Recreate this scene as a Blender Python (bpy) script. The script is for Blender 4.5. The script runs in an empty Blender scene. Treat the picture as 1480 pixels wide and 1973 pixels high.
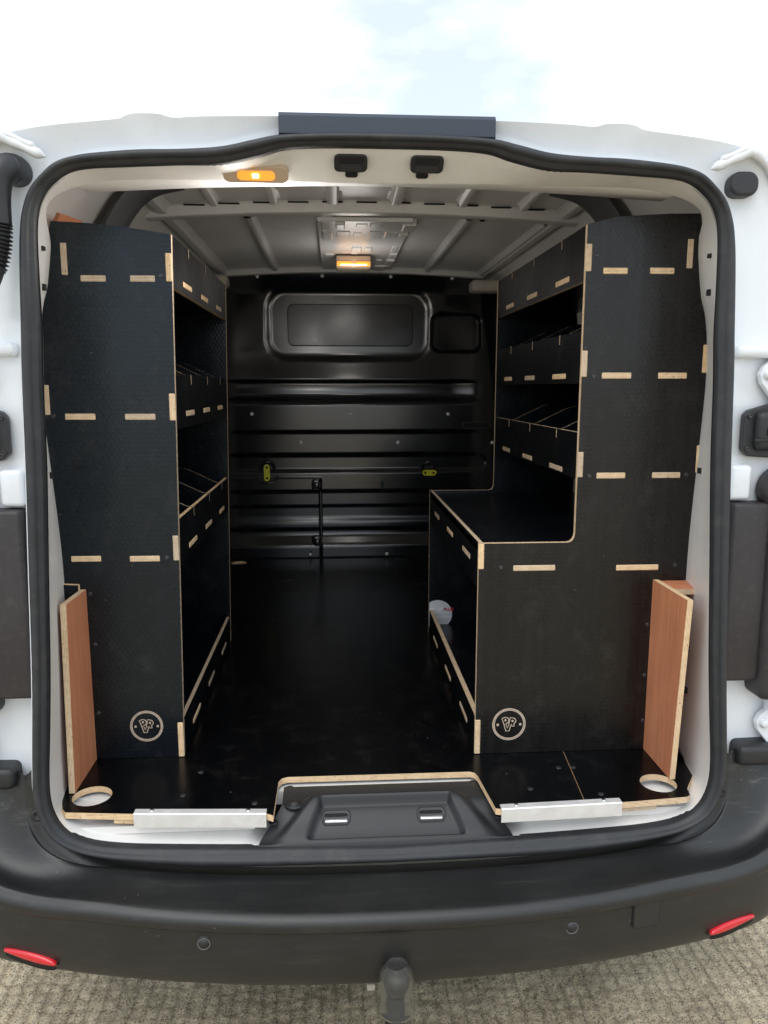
import bpy, bmesh, math, random
from mathutils import Vector, noise as mnoise
random.seed(7)
S = bpy.context.scene
col = S.collection
R = math.radians

# ------------------------------------------------------------------ camera, sky, sun, exposure
cam = bpy.data.objects.new('camera', bpy.data.cameras.new('camera')); col.objects.link(cam)
cam.location = (-0.102, -1.47, 0.83)
cam.rotation_euler = (R(90 - 9.25), 0, R(-3.7))
cam.data.sensor_fit = 'HORIZONTAL'; cam.data.sensor_width = 36; cam.data.lens = 36
cam.data.clip_start = 0.02; cam.data.clip_end = 2000
S.camera = cam
SUN_EL, SUN_AZ = R(56), R(205)      # azimuth clockwise from +Y (into the van): behind the camera, to the left
W = bpy.data.worlds.new('World'); S.world = W; W.use_nodes = True
wn, wl = W.node_tree.nodes, W.node_tree.links
wn.clear()
wo = wn.new('ShaderNodeOutputWorld'); bg = wn.new('ShaderNodeBackground')
sky = wn.new('ShaderNodeTexSky'); sky.sky_type = 'NISHITA'; sky.sun_disc = False
sky.sun_elevation = SUN_EL; sky.sun_rotation = SUN_AZ; sky.air_density = 1.0; sky.dust_density = 1.5
wt = wn.new('ShaderNodeTexCoord'); wm = wn.new('ShaderNodeMapping'); wm.inputs['Scale'].default_value = (1, 1, 2.4)
wz = wn.new('ShaderNodeTexNoise'); wz.inputs['Scale'].default_value = 3.1; wz.inputs['Detail'].default_value = 6; wz.inputs['Roughness'].default_value = .52
wr = wn.new('ShaderNodeValToRGB'); wr.color_ramp.elements[0].position = .36; wr.color_ramp.elements[1].position = .60; wr.color_ramp.elements[0].color = (.48, .48, .48, 1)
wx = wn.new('ShaderNodeMixRGB'); wx.inputs[2].default_value = (11.0, 11.9, 12.9, 1)      # bright cloud cover
wl.new(wt.outputs['Generated'], wm.inputs[0]); wl.new(wm.outputs[0], wz.inputs['Vector']); wl.new(wz.outputs[0], wr.inputs[0])
wl.new(wr.outputs[0], wx.inputs[0]); wl.new(sky.outputs[0], wx.inputs[1]); wl.new(wx.outputs[0], bg.inputs[0])
bg.inputs[1].default_value = 0.10
wl.new(bg.outputs[0], wo.inputs[0])
sun = bpy.data.objects.new('sun', bpy.data.lights.new('sun', 'SUN')); col.objects.link(sun)
sun.data.energy = 0.9; sun.data.angle = R(40); sun.data.color = (1, .95, .88)
sun.rotation_euler = (R(90) - SUN_EL, 0, R(180) - SUN_AZ)
S.view_settings.view_transform = 'Standard'; S.view_settings.look = 'None'
S.view_settings.exposure = 0.45; S.view_settings.gamma = 1.0

# ------------------------------------------------------------------ material helpers
def newmat(name):
    m = bpy.data.materials.new(name); m.use_nodes = True
    nt = m.node_tree; b = nt.nodes['Principled BSDF']
    return m, nt, b
def nd(nt, t, **kw):
    n = nt.nodes.new(t)
    for k, v in kw.items():
        if k in n.inputs: n.inputs[k].default_value = v
        else: setattr(n, k, v)
    return n
def math_(nt, op, a, b=None, c=None):
    n = nt.nodes.new('ShaderNodeMath'); n.operation = op
    for i, v in enumerate((a, b, c)):
        if v is None: continue
        if isinstance(v, (int, float)): n.inputs[i].default_value = v
        else: nt.links.new(v, n.inputs[i])
    return n.outputs[0]
def vmath(nt, op, a, b=None):
    n = nt.nodes.new('ShaderNodeVectorMath'); n.operation = op
    for i, v in enumerate((a, b)):
        if v is None: continue
        if isinstance(v, tuple): n.inputs[i].default_value = v
        else: nt.links.new(v, n.inputs[i])
    return n.outputs['Value'] if op in ('DOT_PRODUCT', 'LENGTH') else n.outputs[0]
def simple(name, c, rough=.5, metal=0, var=.12, scale=9, bump=0, bscale=300, coat=0, spec=None, dirt=None):
    """plain surface with slow tone variation, optional fine relief and dirt"""
    m, nt, b = newmat(name)
    tc = nd(nt, 'ShaderNodeTexCoord'); n = nd(nt, 'ShaderNodeTexNoise', Scale=scale, Detail=5)
    nt.links.new(tc.outputs['Object'], n.inputs['Vector'])
    rmp = nd(nt, 'ShaderNodeValToRGB')
    rmp.color_ramp.elements[0].position = .3; rmp.color_ramp.elements[1].position = .7
    rmp.color_ramp.elements[0].color = tuple(x * (1 - var) for x in c) + (1,)
    rmp.color_ramp.elements[1].color = tuple(min(1, x * (1 + var)) for x in c) + (1,)
    nt.links.new(n.outputs[0], rmp.inputs[0])
    out = rmp.outputs[0]
    if dirt:
        dcol, damt, dsc = dirt
        d = nd(nt, 'ShaderNodeTexNoise', Scale=dsc, Detail=8, Roughness=.7); nt.links.new(tc.outputs['Object'], d.inputs['Vector'])
        dr = nd(nt, 'ShaderNodeValToRGB'); dr.color_ramp.elements[0].position = .52; dr.color_ramp.elements[1].position = .8
        nt.links.new(d.outputs[0], dr.inputs[0])
        f = math_(nt, 'MULTIPLY', dr.outputs[0], damt)
        mx = nd(nt, 'ShaderNodeMixRGB'); mx.inputs[2].default_value = dcol + (1,)
        nt.links.new(f, mx.inputs[0]); nt.links.new(out, mx.inputs[1]); out = mx.outputs[0]
    nt.links.new(out, b.inputs['Base Color'])
    rv = math_(nt, 'MULTIPLY_ADD', n.outputs[0], .18, rough - .09); nt.links.new(rv, b.inputs['Roughness'])
    b.inputs['Metallic'].default_value = metal
    b.inputs['Coat Weight'].default_value = coat; b.inputs['Coat Roughness'].default_value = .08
    if spec is not None: b.inputs['Specular IOR Level'].default_value = spec
    if bump:
        bn = nd(nt, 'ShaderNodeTexNoise', Scale=bscale, Detail=3); nt.links.new(tc.outputs['Object'], bn.inputs['Vector'])
        bp = nd(nt, 'ShaderNodeBump', Strength=bump, Distance=.001); nt.links.new(bn.outputs[0], bp.inputs['Height'])
        nt.links.new(bp.outputs[0], b.inputs['Normal'])
    return m
def specks(nt, tc, scale, thr):
    v = nd(nt, 'ShaderNodeTexVoronoi', Scale=scale); nt.links.new(tc.outputs['Object'], v.inputs['Vector'])
    a = math_(nt, 'LESS_THAN', v.outputs['Distance'], thr)
    sp = nd(nt, 'ShaderNodeSeparateColor'); nt.links.new(v.outputs['Color'], sp.inputs[0])
    g = math_(nt, 'GREATER_THAN', sp.outputs[0], .86)
    return math_(nt, 'MULTIPLY', a, g)
def film(name, axis, base=(.0018, .0027, .0044), rough=.31, hexs=.35, streak=0.0, speck=.5, spec=.44, fineb=.12, dust=.25):
    """black phenolic film with pressed hexagon mesh; axis = panel normal"""
    m, nt, b = newmat(name); L = nt.links
    tc = nd(nt, 'ShaderNodeTexCoord'); sx = nd(nt, 'ShaderNodeSeparateXYZ'); L.new(tc.outputs['Object'], sx.inputs[0])
    cb = nd(nt, 'ShaderNodeCombineXYZ')
    u, v = {'X': (1, 2), 'Y': (0, 2), 'Z': (0, 1)}[axis]
    L.new(sx.outputs[u], cb.inputs[0]); L.new(sx.outputs[v], cb.inputs[1])
    p = vmath(nt, 'ADD', vmath(nt, 'MULTIPLY', cb.outputs[0], (87, 87, 0)), (500, 866, 0))
    r = (1, 1.7320508, 1); h = (.5, .8660254, 0)
    a = vmath(nt, 'SUBTRACT', vmath(nt, 'MODULO', p, r), h)
    q = vmath(nt, 'SUBTRACT', vmath(nt, 'MODULO', vmath(nt, 'SUBTRACT', p, h), r), h)
    c = math_(nt, 'LESS_THAN', vmath(nt, 'LENGTH', a), vmath(nt, 'LENGTH', q))
    mx = nd(nt, 'ShaderNodeMix', data_type='VECTOR'); L.new(c, mx.inputs[0]); L.new(q, mx.inputs[4]); L.new(a, mx.inputs[5])
    g = vmath(nt, 'ABSOLUTE', mx.outputs[1]); gs = nd(nt, 'ShaderNodeSeparateXYZ'); L.new(g, gs.inputs[0])
    d = math_(nt, 'MAXIMUM', gs.outputs[0], vmath(nt, 'DOT_PRODUCT', g, (.5, .8660254, 0)))
    mr = nd(nt, 'ShaderNodeMapRange', interpolation_type='SMOOTHSTEP'); mr.inputs[1].default_value = .36; mr.inputs[2].default_value = .48
    L.new(d, mr.inputs[0]); line = mr.outputs[0]
    n1 = nd(nt, 'ShaderNodeTexNoise', Scale=5, Detail=6, Roughness=.6); L.new(tc.outputs['Object'], n1.inputs['Vector'])
    mp = nd(nt, 'ShaderNodeMapping'); mp.inputs['Scale'].default_value = (70, 70, 2.2) if axis != 'Z' else (60, 3, 60)
    L.new(tc.outputs['Object'], mp.inputs[0])
    n2 = nd(nt, 'ShaderNodeTexNoise', Scale=1, Detail=4); L.new(mp.outputs[0], n2.inputs['Vector'])
    rr = math_(nt, 'ADD', math_(nt, 'MULTIPLY_ADD', n1.outputs[0], .22, rough - .11), math_(nt, 'MULTIPLY_ADD', n2.outputs[0], streak, -streak * .5))
    rr = math_(nt, 'SUBTRACT', rr, math_(nt, 'MULTIPLY', line, .07))
    L.new(rr, b.inputs['Roughness'])
    cr = nd(nt, 'ShaderNodeMixRGB'); cr.inputs[1].default_value = base + (1,)
    cr.inputs[2].default_value = (base[0] * 2.3 + streak * .012, base[1] * 2.1 + streak * .0095, base[2] * 1.9 + streak * .0075, 1)
    L.new(n2.outputs[0], cr.inputs[0])
    sk = math_(nt, 'MULTIPLY', specks(nt, tc, 34, .035), speck)
    cs = nd(nt, 'ShaderNodeMixRGB'); cs.inputs[2].default_value = (.45, .44, .42, 1); L.new(sk, cs.inputs[0]); L.new(cr.outputs[0], cs.inputs[1])
    dn = nd(nt, 'ShaderNodeTexNoise', Scale=13, Detail=9, Roughness=.75, Distortion=.3); L.new(tc.outputs['Object'], dn.inputs['Vector'])
    dm = nd(nt, 'ShaderNodeMapRange'); dm.inputs[1].default_value = .52; dm.inputs[2].default_value = .80; L.new(dn.outputs[0], dm.inputs[0])
    cd = nd(nt, 'ShaderNodeMixRGB'); cd.inputs[2].default_value = (.075, .073, .068, 1); L.new(math_(nt, 'MULTIPLY', dm.outputs[0], dust), cd.inputs[0]); L.new(cs.outputs[0], cd.inputs[1])
    L.new(cd.outputs[0], b.inputs['Base Color'])
    fine = nd(nt, 'ShaderNodeTexNoise', Scale=420, Detail=2); L.new(tc.outputs['Object'], fine.inputs['Vector'])
    wear = nd(nt, 'ShaderNodeMapRange'); wear.inputs[1].default_value = .35; wear.inputs[2].default_value = .62; L.new(n1.outputs[0], wear.inputs[0])
    hh = math_(nt, 'ADD', math_(nt, 'MULTIPLY', math_(nt, 'MULTIPLY', line, wear.outputs[0]), hexs), math_(nt, 'MULTIPLY', fine.outputs[0], fineb))
    bp = nd(nt, 'ShaderNodeBump', Strength=.55, Distance=.0011); L.new(hh, bp.inputs['Height']); L.new(bp.outputs[0], b.inputs['Normal'])
    b.inputs['Specular IOR Level'].default_value = spec
    if not streak: b.inputs['Specular Tint'].default_value = (.78, .90, 1.0, 1)
    return m
def ply(name, axis):
    """raw plywood edge: pale veneers stacked along the thickness axis"""
    m, nt, b = newmat(name); L = nt.links
    tc = nd(nt, 'ShaderNodeTexCoord'); sx = nd(nt, 'ShaderNodeSeparateXYZ'); L.new(tc.outputs['Object'], sx.inputs[0])
    oi = nd(nt, 'ShaderNodeObjectInfo'); oc = nd(nt, 'ShaderNodeCombineXYZ'); rnd = oi.outputs['Random']
    for q_ in range(3): L.new(math_(nt, 'MULTIPLY', rnd, 37.0 + 11 * q_), oc.inputs[q_])
    pos = vmath(nt, 'ADD', tc.outputs['Object'], oc.outputs[0])
    t = sx.outputs['XYZ'.index(axis)]
    w = math_(nt, 'SINE', math_(nt, 'MULTIPLY_ADD', t, 2100, math_(nt, 'MULTIPLY', rnd, 3.0)))
    n = nd(nt, 'ShaderNodeTexNoise', Scale=60, Detail=6, Roughness=.72); L.new(pos, n.inputs['Vector'])
    f = math_(nt, 'MULTIPLY_ADD', w, .25, math_(nt, 'MULTIPLY', n.outputs[0], .9))
    rp = nd(nt, 'ShaderNodeValToRGB'); e = rp.color_ramp.elements
    e[0].position = .12; e[0].color = (.46, .28, .14, 1); e[1].position = .60; e[1].color = (.82, .63, .41, 1)
    L.new(f, rp.inputs[0])
    v = nd(nt, 'ShaderNodeTexVoronoi', Scale=70); L.new(pos, v.inputs['Vector'])
    k = math_(nt, 'LESS_THAN', v.outputs['Distance'], .085)
    mx = nd(nt, 'ShaderNodeMixRGB'); mx.inputs[2].default_value = (.13, .065, .03, 1); L.new(k, mx.inputs[0]); L.new(rp.outputs[0], mx.inputs[1])
    hs = nd(nt, 'ShaderNodeHueSaturation'); L.new(mx.outputs[0], hs.inputs['Color']); L.new(math_(nt, 'MULTIPLY_ADD', rnd, .42, .72), hs.inputs['Value']); L.new(math_(nt, 'MULTIPLY_ADD', rnd, .3, .8), hs.inputs['Saturation'])
    L.new(hs.outputs[0], b.inputs['Base Color']); b.inputs['Roughness'].default_value = .75
    bp = nd(nt, 'ShaderNodeBump', Strength=.3, Distance=.001); L.new(f, bp.inputs['Height']); L.new(bp.outputs[0], b.inputs['Normal'])
    return m
def redwood(name):
    m, nt, b = newmat(name); L = nt.links
    tc = nd(nt, 'ShaderNodeTexCoord'); mp = nd(nt, 'ShaderNodeMapping'); mp.inputs['Scale'].default_value = (260, 260, 7); L.new(tc.outputs['Object'], mp.inputs[0])
    n = nd(nt, 'ShaderNodeTexNoise', Scale=1, Detail=5, Roughness=.6); L.new(mp.outputs[0], n.inputs['Vector'])
    n2 = nd(nt, 'ShaderNodeTexNoise', Scale=11, Detail=3); L.new(tc.outputs['Object'], n2.inputs['Vector'])
    mp3 = nd(nt, 'ShaderNodeMapping'); mp3.inputs['Scale'].default_value = (50, 50, 1.6); L.new(tc.outputs['Object'], mp3.inputs[0])
    n3 = nd(nt, 'ShaderNodeTexNoise', Scale=1, Detail=3, Distortion=.6); L.new(mp3.outputs[0], n3.inputs['Vector'])
    f = math_(nt, 'ADD', math_(nt, 'MULTIPLY', n.outputs[0], .50), math_(nt, 'ADD', math_(nt, 'MULTIPLY', n2.outputs[0], .18), math_(nt, 'MULTIPLY', n3.outputs[0], .32)))
    rp = nd(nt, 'ShaderNodeValToRGB'); e = rp.color_ramp.elements
    e[0].position = .3; e[0].color = (.40, .135, .062, 1); e[1].position = .68; e[1].color = (.70, .29, .145, 1)
    L.new(f, rp.inputs[0]); L.new(rp.outputs[0], b.inputs['Base Color']); b.inputs['Roughness'].default_value = .6
    bp = nd(nt, 'ShaderNodeBump', Strength=.15, Distance=.001); L.new(n.outputs[0], bp.inputs['Height']); L.new(bp.outputs[0], b.inputs['Normal'])
    return m
def emit(name, c, s):
    m, nt, b = newmat(name)
    b.inputs['Base Color'].default_value = c + (1,); b.inputs['Emission Color'].default_value = c + (1,); b.inputs['Emission Strength'].default_value = s
    b.inputs['Roughness'].default_value = .2
    return m

M = {}
M['white'] = simple('white_paint', (.75, .785, .82), .20, var=.03, coat=.6, scale=3, dirt=((.42, .40, .37), .16, 16))
M['jamb'] = simple('primer_white', (.79, .775, .745), .38, var=.05, scale=4, dirt=((.4, .36, .3), .18, 9))
M['ceil'] = simple('bare_ceiling_paint', (.80, .79, .775), .34, var=.05, scale=5, dirt=((.3, .28, .25), .15, 12))
M['ceild'] = simple('dark_roof_bow_tape', (.10, .105, .11), .5, var=.1)
M['rubber'] = simple('seal_rubber', (.022, .024, .027), .52, var=.2, scale=30, bump=.2, bscale=500, dirt=((.12, .11, .1), .25, 25))
M['plastic'] = simple('bumper_plastic', (.019, .020, .0205), .47, var=.15, scale=8, bump=.5, bscale=900)
M['plasticb'] = simple('black_plastic', (.018, .019, .021), .42, var=.1, bump=.35, bscale=900)
M['trim'] = simple('tail_lamp_trim_plastic', (.032, .028, .030), .5, var=.15, bump=.3, bscale=700, dirt=((.16, .14, .12), .2, 60))
M['navy'] = simple('dark_blue_black_garnish', (.030, .043, .063), .5, var=.05)
M['bulk'] = simple('black_bulkhead_paint', (.006, .0072, .009), .20, var=.1, scale=3, bump=.08, bscale=250, spec=.9)
M['blank'] = simple('black_blank_panel', (.014, .014, .015), .22, var=.05)
M['boltm'] = simple('pale_bolt', (.86, .87, .88), .4, metal=.1, var=.05)
M['steel'] = simple('bright_steel', (.75, .75, .76), .22, metal=1, var=.05)
M['chrome'] = simple('polished_striker', (.85, .86, .88), .2, metal=.6, var=.05)
M['greyring'] = simple('grey_ring_plastic', (.10, .10, .10), .4)
M['balld'] = simple('greased_ball', (.035, .034, .028), .35, metal=.3)
M['zinc'] = simple('galvanised', (.62, .62, .62), .4, metal=1, var=.1)
M['alu'] = simple('aluminium_angle', (.80, .79, .77), .5, metal=.45, var=.06, scale=40, bump=.2, bscale=200)
M['dark'] = simple('dark_cavity', (.006, .006, .006), .8, var=.1)
M['under'] = simple('underbody', (.02, .02, .02), .8)
M['yellow'] = simple('yellow_tag', (.62, .60, .02), .45, var=.05)
M['red'] = simple('red_reflector', (.62, .012, .022), .18, var=.1, coat=.6)
M['cream'] = simple('cream_bracket', (.42, .385, .33), .5, var=.06)
M['sealant'] = simple('seam_sealant', (.70, .72, .73), .45, var=.05, bump=.6, bscale=90, coat=.2)
M['engrave'] = simple('engraved_ply', (.50, .40, .31), .7, var=.15, scale=120)
M['sticker'] = simple('grey_sticker', (.66, .70, .77), .35, var=.04)
M['ink'] = simple('white_ink', (.88, .89, .90), .4, var=.02)
M['inkr'] = simple('red_ink', (.60, .02, .04), .4, var=.02)
M['screw'] = simple('dark_screw', (.06, .06, .065), .4, metal=.6)
for a in 'XYZ':
    M['film' + a] = film('black_film_' + a.lower(), a)
    M['ply' + a] = ply('plywood_edge_' + a.lower(), a)
M['filmX'] = film('black_film_side', 'X', base=(.0022, .0027, .0036), rough=.50, hexs=.2, speck=.3, spec=.07, fineb=.05)
M['filmR'] = film('black_film_streaked', 'Y', base=(.0026, .0026, .0028), rough=.32, hexs=.28, streak=.28, speck=.35, spec=.40)
M['floor'] = film('black_floor_film', 'Z', base=(.0014, .0016, .0020), rough=.25, hexs=.06, speck=.7, spec=.22, fineb=.05, dust=.16)
M['redwood'] = redwood('red_brown_ply_face')
M['amber'] = emit('lit_amber_lens', (1.0, .36, .05), .62)
M['amberhot'] = emit('lit_bulb', (1.0, .62, .2), 6.0)
m, nt, b = newmat('clear_lens'); b.inputs['Base Color'].default_value = (.55, .42, .30, 1); b.inputs['Roughness'].default_value = .25; M['lens'] = m
m, nt, b = newmat('smoky_clear_plastic')
b.inputs['Base Color'].default_value = (.80, .80, .76, 1); b.inputs['Transmission Weight'].default_value = .97
b.inputs['Roughness'].default_value = .05; b.inputs['IOR'].default_value = 1.22; M['cap'] = m

def bumper_mat():
    m, nt, b = newmat('scuffed_bumper_plastic'); L = nt.links
    tc = nd(nt, 'ShaderNodeTexCoord')
    n = nd(nt, 'ShaderNodeTexNoise', Scale=4.5, Detail=9, Roughness=.62); L.new(tc.outputs['Object'], n.inputs['Vector'])
    mp = nd(nt, 'ShaderNodeMapping'); mp.inputs['Scale'].default_value = (3, 30, 30); L.new(tc.outputs['Object'], mp.inputs[0])
    s = nd(nt, 'ShaderNodeTexNoise', Scale=3, Detail=8, Roughness=.75); L.new(mp.outputs[0], s.inputs['Vector'])
    rp = nd(nt, 'ShaderNodeValToRGB'); e = rp.color_ramp.elements
    e[0].position = .3; e[0].color = (.0070, .0076, .0080, 1); e[1].position = .75; e[1].color = (.0175, .018, .0175, 1); L.new(n.outputs[0], rp.inputs[0])
    rs = nd(nt, 'ShaderNodeValToRGB'); rs.color_ramp.elements[0].position = .54; rs.color_ramp.elements[1].position = .72; L.new(s.outputs[0], rs.inputs[0])
    mx = nd(nt, 'ShaderNodeMixRGB'); mx.inputs[2].default_value = (.17, .165, .15, 1)
    sy = nd(nt, 'ShaderNodeSeparateXYZ'); L.new(tc.outputs['Object'], sy.inputs[0])
    band = nd(nt, 'ShaderNodeMapRange'); band.inputs[1].default_value = .02; band.inputs[2].default_value = .10; L.new(sy.outputs[1], band.inputs[0])
    L.new(math_(nt, 'MULTIPLY', rs.outputs[0], math_(nt, 'MULTIPLY_ADD', band.outputs[0], .75, .12)), mx.inputs[0]); L.new(rp.outputs[0], mx.inputs[1])
    sk = math_(nt, 'MULTIPLY', specks(nt, tc, 46, .055), .4)
    m2 = nd(nt, 'ShaderNodeMixRGB'); m2.inputs[2].default_value = (.35, .34, .31, 1); L.new(sk, m2.inputs[0]); L.new(mx.outputs[0], m2.inputs[1])
    L.new(m2.outputs[0], b.inputs['Base Color'])
    L.new(math_(nt, 'MULTIPLY_ADD', n.outputs[0], .22, .30), b.inputs['Roughness'])
    g = nd(nt, 'ShaderNodeTexNoise', Scale=800, Detail=2); L.new(tc.outputs['Object'], g.inputs['Vector'])
    bp = nd(nt, 'ShaderNodeBump', Strength=.35, Distance=.0008); L.new(g.outputs[0], bp.inputs['Height']); L.new(bp.outputs[0], b.inputs['Normal']); b.inputs['Specular IOR Level'].default_value = .62
    return m
M['bumper'] = bumper_mat()
def concrete():
    m, nt, b = newmat('brushed_concrete'); L = nt.links
    tc = nd(nt, 'ShaderNodeTexCoord')
    n = nd(nt, 'ShaderNodeTexNoise', Scale=5, Detail=8, Roughness=.6); L.new(tc.outputs['Object'], n.inputs['Vector'])
    f = nd(nt, 'ShaderNodeTexNoise', Scale=210, Detail=6, Roughness=.85); L.new(tc.outputs['Object'], f.inputs['Vector'])
    v = nd(nt, 'ShaderNodeTexVoronoi', Scale=95); L.new(tc.outputs['Object'], v.inputs['Vector'])
    pit = nd(nt, 'ShaderNodeTexVoronoi', Scale=190); L.new(tc.outputs['Object'], pit.inputs['Vector'])
    w = nd(nt, 'ShaderNodeTexNoise', Scale=9, Detail=4); L.new(tc.outputs['Object'], w.inputs['Vector'])
    wob = vmath(nt, 'ADD', tc.outputs['Object'], vmath(nt, 'MULTIPLY', vmath(nt, 'SUBTRACT', w.outputs['Color'], (.5, .5, .5)), (.034, .045, 0)))
    sx = nd(nt, 'ShaderNodeSeparateXYZ'); L.new(wob, sx.inputs[0])
    gx_ = math_(nt, 'POWER', math_(nt, 'ABSOLUTE', math_(nt, 'SINE', math_(nt, 'MULTIPLY', sx.outputs[0], math.pi / .034))), .45)
    gy_ = math_(nt, 'POWER', math_(nt, 'ABSOLUTE', math_(nt, 'SINE', math_(nt, 'MULTIPLY', sx.outputs[1], math.pi / .030))), .45)
    groove = math_(nt, 'MULTIPLY', gx_, math_(nt, 'MULTIPLY_ADD', gy_, .6, .4))
    t = math_(nt, 'ADD', math_(nt, 'MULTIPLY', n.outputs[0], .30), math_(nt, 'MULTIPLY', f.outputs[0], .85))
    t = math_(nt, 'ADD', t, math_(nt, 'MULTIPLY_ADD', groove, .12, -.115))
    rp = nd(nt, 'ShaderNodeValToRGB'); e = rp.color_ramp.elements
    e[0].position = .34; e[0].color = (.045, .035, .022, 1); e[1].position = .67; e[1].color = (.92, .78, .54, 1)
    k = rp.color_ramp.elements.new(.50); k.color = (.40, .325, .21, 1)
    L.new(t, rp.inputs[0])
    sp = nd(nt, 'ShaderNodeSeparateColor'); L.new(v.outputs['Color'], sp.inputs[0])
    st = math_(nt, 'MULTIPLY', math_(nt, 'GREATER_THAN', sp.outputs[0], .80), math_(nt, 'LESS_THAN', v.outputs['Distance'], .36))
    mx = nd(nt, 'ShaderNodeMixRGB'); mx.inputs[2].default_value = (.60, .55, .45, 1); L.new(math_(nt, 'MULTIPLY', st, .65), mx.inputs[0]); L.new(rp.outputs[0], mx.inputs[1])
    s2 = nd(nt, 'ShaderNodeSeparateColor'); L.new(pit.outputs['Color'], s2.inputs[0])
    pt = math_(nt, 'MULTIPLY', math_(nt, 'GREATER_THAN', s2.outputs[0], .55), math_(nt, 'LESS_THAN', pit.outputs['Distance'], .34))
    m2 = nd(nt, 'ShaderNodeMixRGB'); m2.inputs[2].default_value = (.045, .038, .03, 1); L.new(math_(nt, 'MULTIPLY', pt, .75), m2.inputs[0]); L.new(mx.outputs[0], m2.inputs[1])
    L.new(m2.outputs[0], b.inputs['Base Color']); b.inputs['Roughness'].default_value = .85
    hh = math_(nt, 'ADD', math_(nt, 'ADD', f.outputs[0], math_(nt, 'MULTIPLY', st, .35)), math_(nt, 'SUBTRACT', math_(nt, 'MULTIPLY', groove, .3), math_(nt, 'MULTIPLY', pt, .5)))
    bp = nd(nt, 'ShaderNodeBump', Strength=1.0, Distance=.005); L.new(hh, bp.inputs['Height']); L.new(bp.outputs[0], b.inputs['Normal'])
    return m
M['concrete'] = concrete()

# ------------------------------------------------------------------ object helpers
WL = {}                                                  # world location of every object made
def thing(name, label, cat, loc=(0, 0, 0), group=None):
    o = bpy.data.objects.new(name, None); col.objects.link(o); o.location = loc
    o.empty_display_size = .05
    o['label'] = label; o['category'] = cat
    if group: o['group'] = group
    WL[o] = Vector(loc); return o
def add(name, me, mats, parent, smooth=False, wl=None):
    """link a mesh given in world coordinates as an object whose origin is its middle"""
    if wl is None:
        xs = [v.co for v in me.vertices]
        wl = Vector([(min(c[i] for c in xs) + max(c[i] for c in xs)) / 2 for i in range(3)])
        for v in me.vertices: v.co -= wl
    o = bpy.data.objects.new(name, me); col.objects.link(o)
    for k in (mats if isinstance(mats, (list, tuple)) else [mats]):
        if len(me.materials) < (len(mats) if isinstance(mats, (list, tuple)) else 1): me.materials.append(M[k])
    WL[o] = Vector(wl)
    if parent: o.parent = parent; o.location = WL[o] - WL[parent]
    else: o.location = WL[o]
    if smooth:
        for p in me.polygons: p.use_smooth = True
    return o
def frombm(name, bm, mats, parent, smooth=False):
    me = bpy.data.meshes.new(name); bmesh.ops.recalc_face_normals(bm, faces=bm.faces[:]); bm.to_mesh(me); bm.free()
    return add(name, me, mats, parent, smooth)
def bbox(bm, lo, hi, bev=0, seg=2):
    r = bmesh.ops.create_cube(bm, size=1)
    for v in r['verts']: v.co = Vector([lo[i] + (v.co[i] + .5) * (hi[i] - lo[i]) for i in range(3)])
    if bev:
        es = list({e for v in r['verts'] for e in v.link_edges})
        bmesh.ops.bevel(bm, geom=es, offset=bev, segments=seg, affect='EDGES', profile=.5)
def box(name, lo, hi, mats, parent, bev=0, seg=2, smooth=False):
    bm = bmesh.new(); bbox(bm, lo, hi, bev, seg); return frombm(name, bm, mats, parent, smooth)
def panel(name, loops, axis, a0, a1, mats, parent):
    """flat sheet: 2D loops (first outer, others holes) extruded along axis; slot 0 faces, slot 1 cut edge"""
    bm = bmesh.new(); k = 'XYZ'.index(axis)
    def P(p):
        if axis == 'X': return (a0, p[0], p[1])
        if axis == 'Y': return (p[0], a0, p[1])
        return (p[0], p[1], a0)
    es = []
    for lp in loops:
        vs = [bm.verts.new(P(p)) for p in lp]
        es += [bm.edges.new((vs[i], vs[(i + 1) % len(vs)])) for i in range(len(vs))]
    if len(loops) == 1: bm.faces.new(vs)
    else: bmesh.ops.triangle_fill(bm, use_beauty=True, edges=es)
    r = bmesh.ops.extrude_face_region(bm, geom=bm.faces[:])
    for g in r['geom']:
        if isinstance(g, bmesh.types.BMVert): g.co[k] = a1
    bmesh.ops.recalc_face_normals(bm, faces=bm.faces[:]); bm.normal_update()
    for f in bm.faces: f.material_index = 0 if abs(f.normal[k]) > .7 else (1 if len(mats) > 1 else 0)
    return frombm(name, bm, mats, parent)
def loft(rows, closed=True):
    bm = bmesh.new(); V = [[bm.verts.new(p) for p in r] for r in rows]
    n = len(rows[0])
    for a, b_ in zip(V[:-1], V[1:]):
        for i in range(n if closed else n - 1):
            j = (i + 1) % n
            try: bm.faces.new((a[i], a[j], b_[j], b_[i]))
            except ValueError: pass
    return bm, V
def spline(pts, n):
    """Catmull-Rom through points of any dimension"""
    out = []; P = [pts[0]] + list(pts) + [pts[-1]]; k = len(pts) - 1
    for s in range(n + 1):
        t = s / n * k; i = min(int(t), k - 1); u = t - i
        a, b_, c, d = P[i], P[i + 1], P[i + 2], P[i + 3]
        out.append(tuple(.5 * (2 * q + (r_ - p) * u + (2 * p - 5 * q + 4 * r_ - s_) * u * u + (3 * q - p - 3 * r_ + s_) * u ** 3) for p, q, r_, s_ in zip(a, b_, c, d)))
    return out
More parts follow.
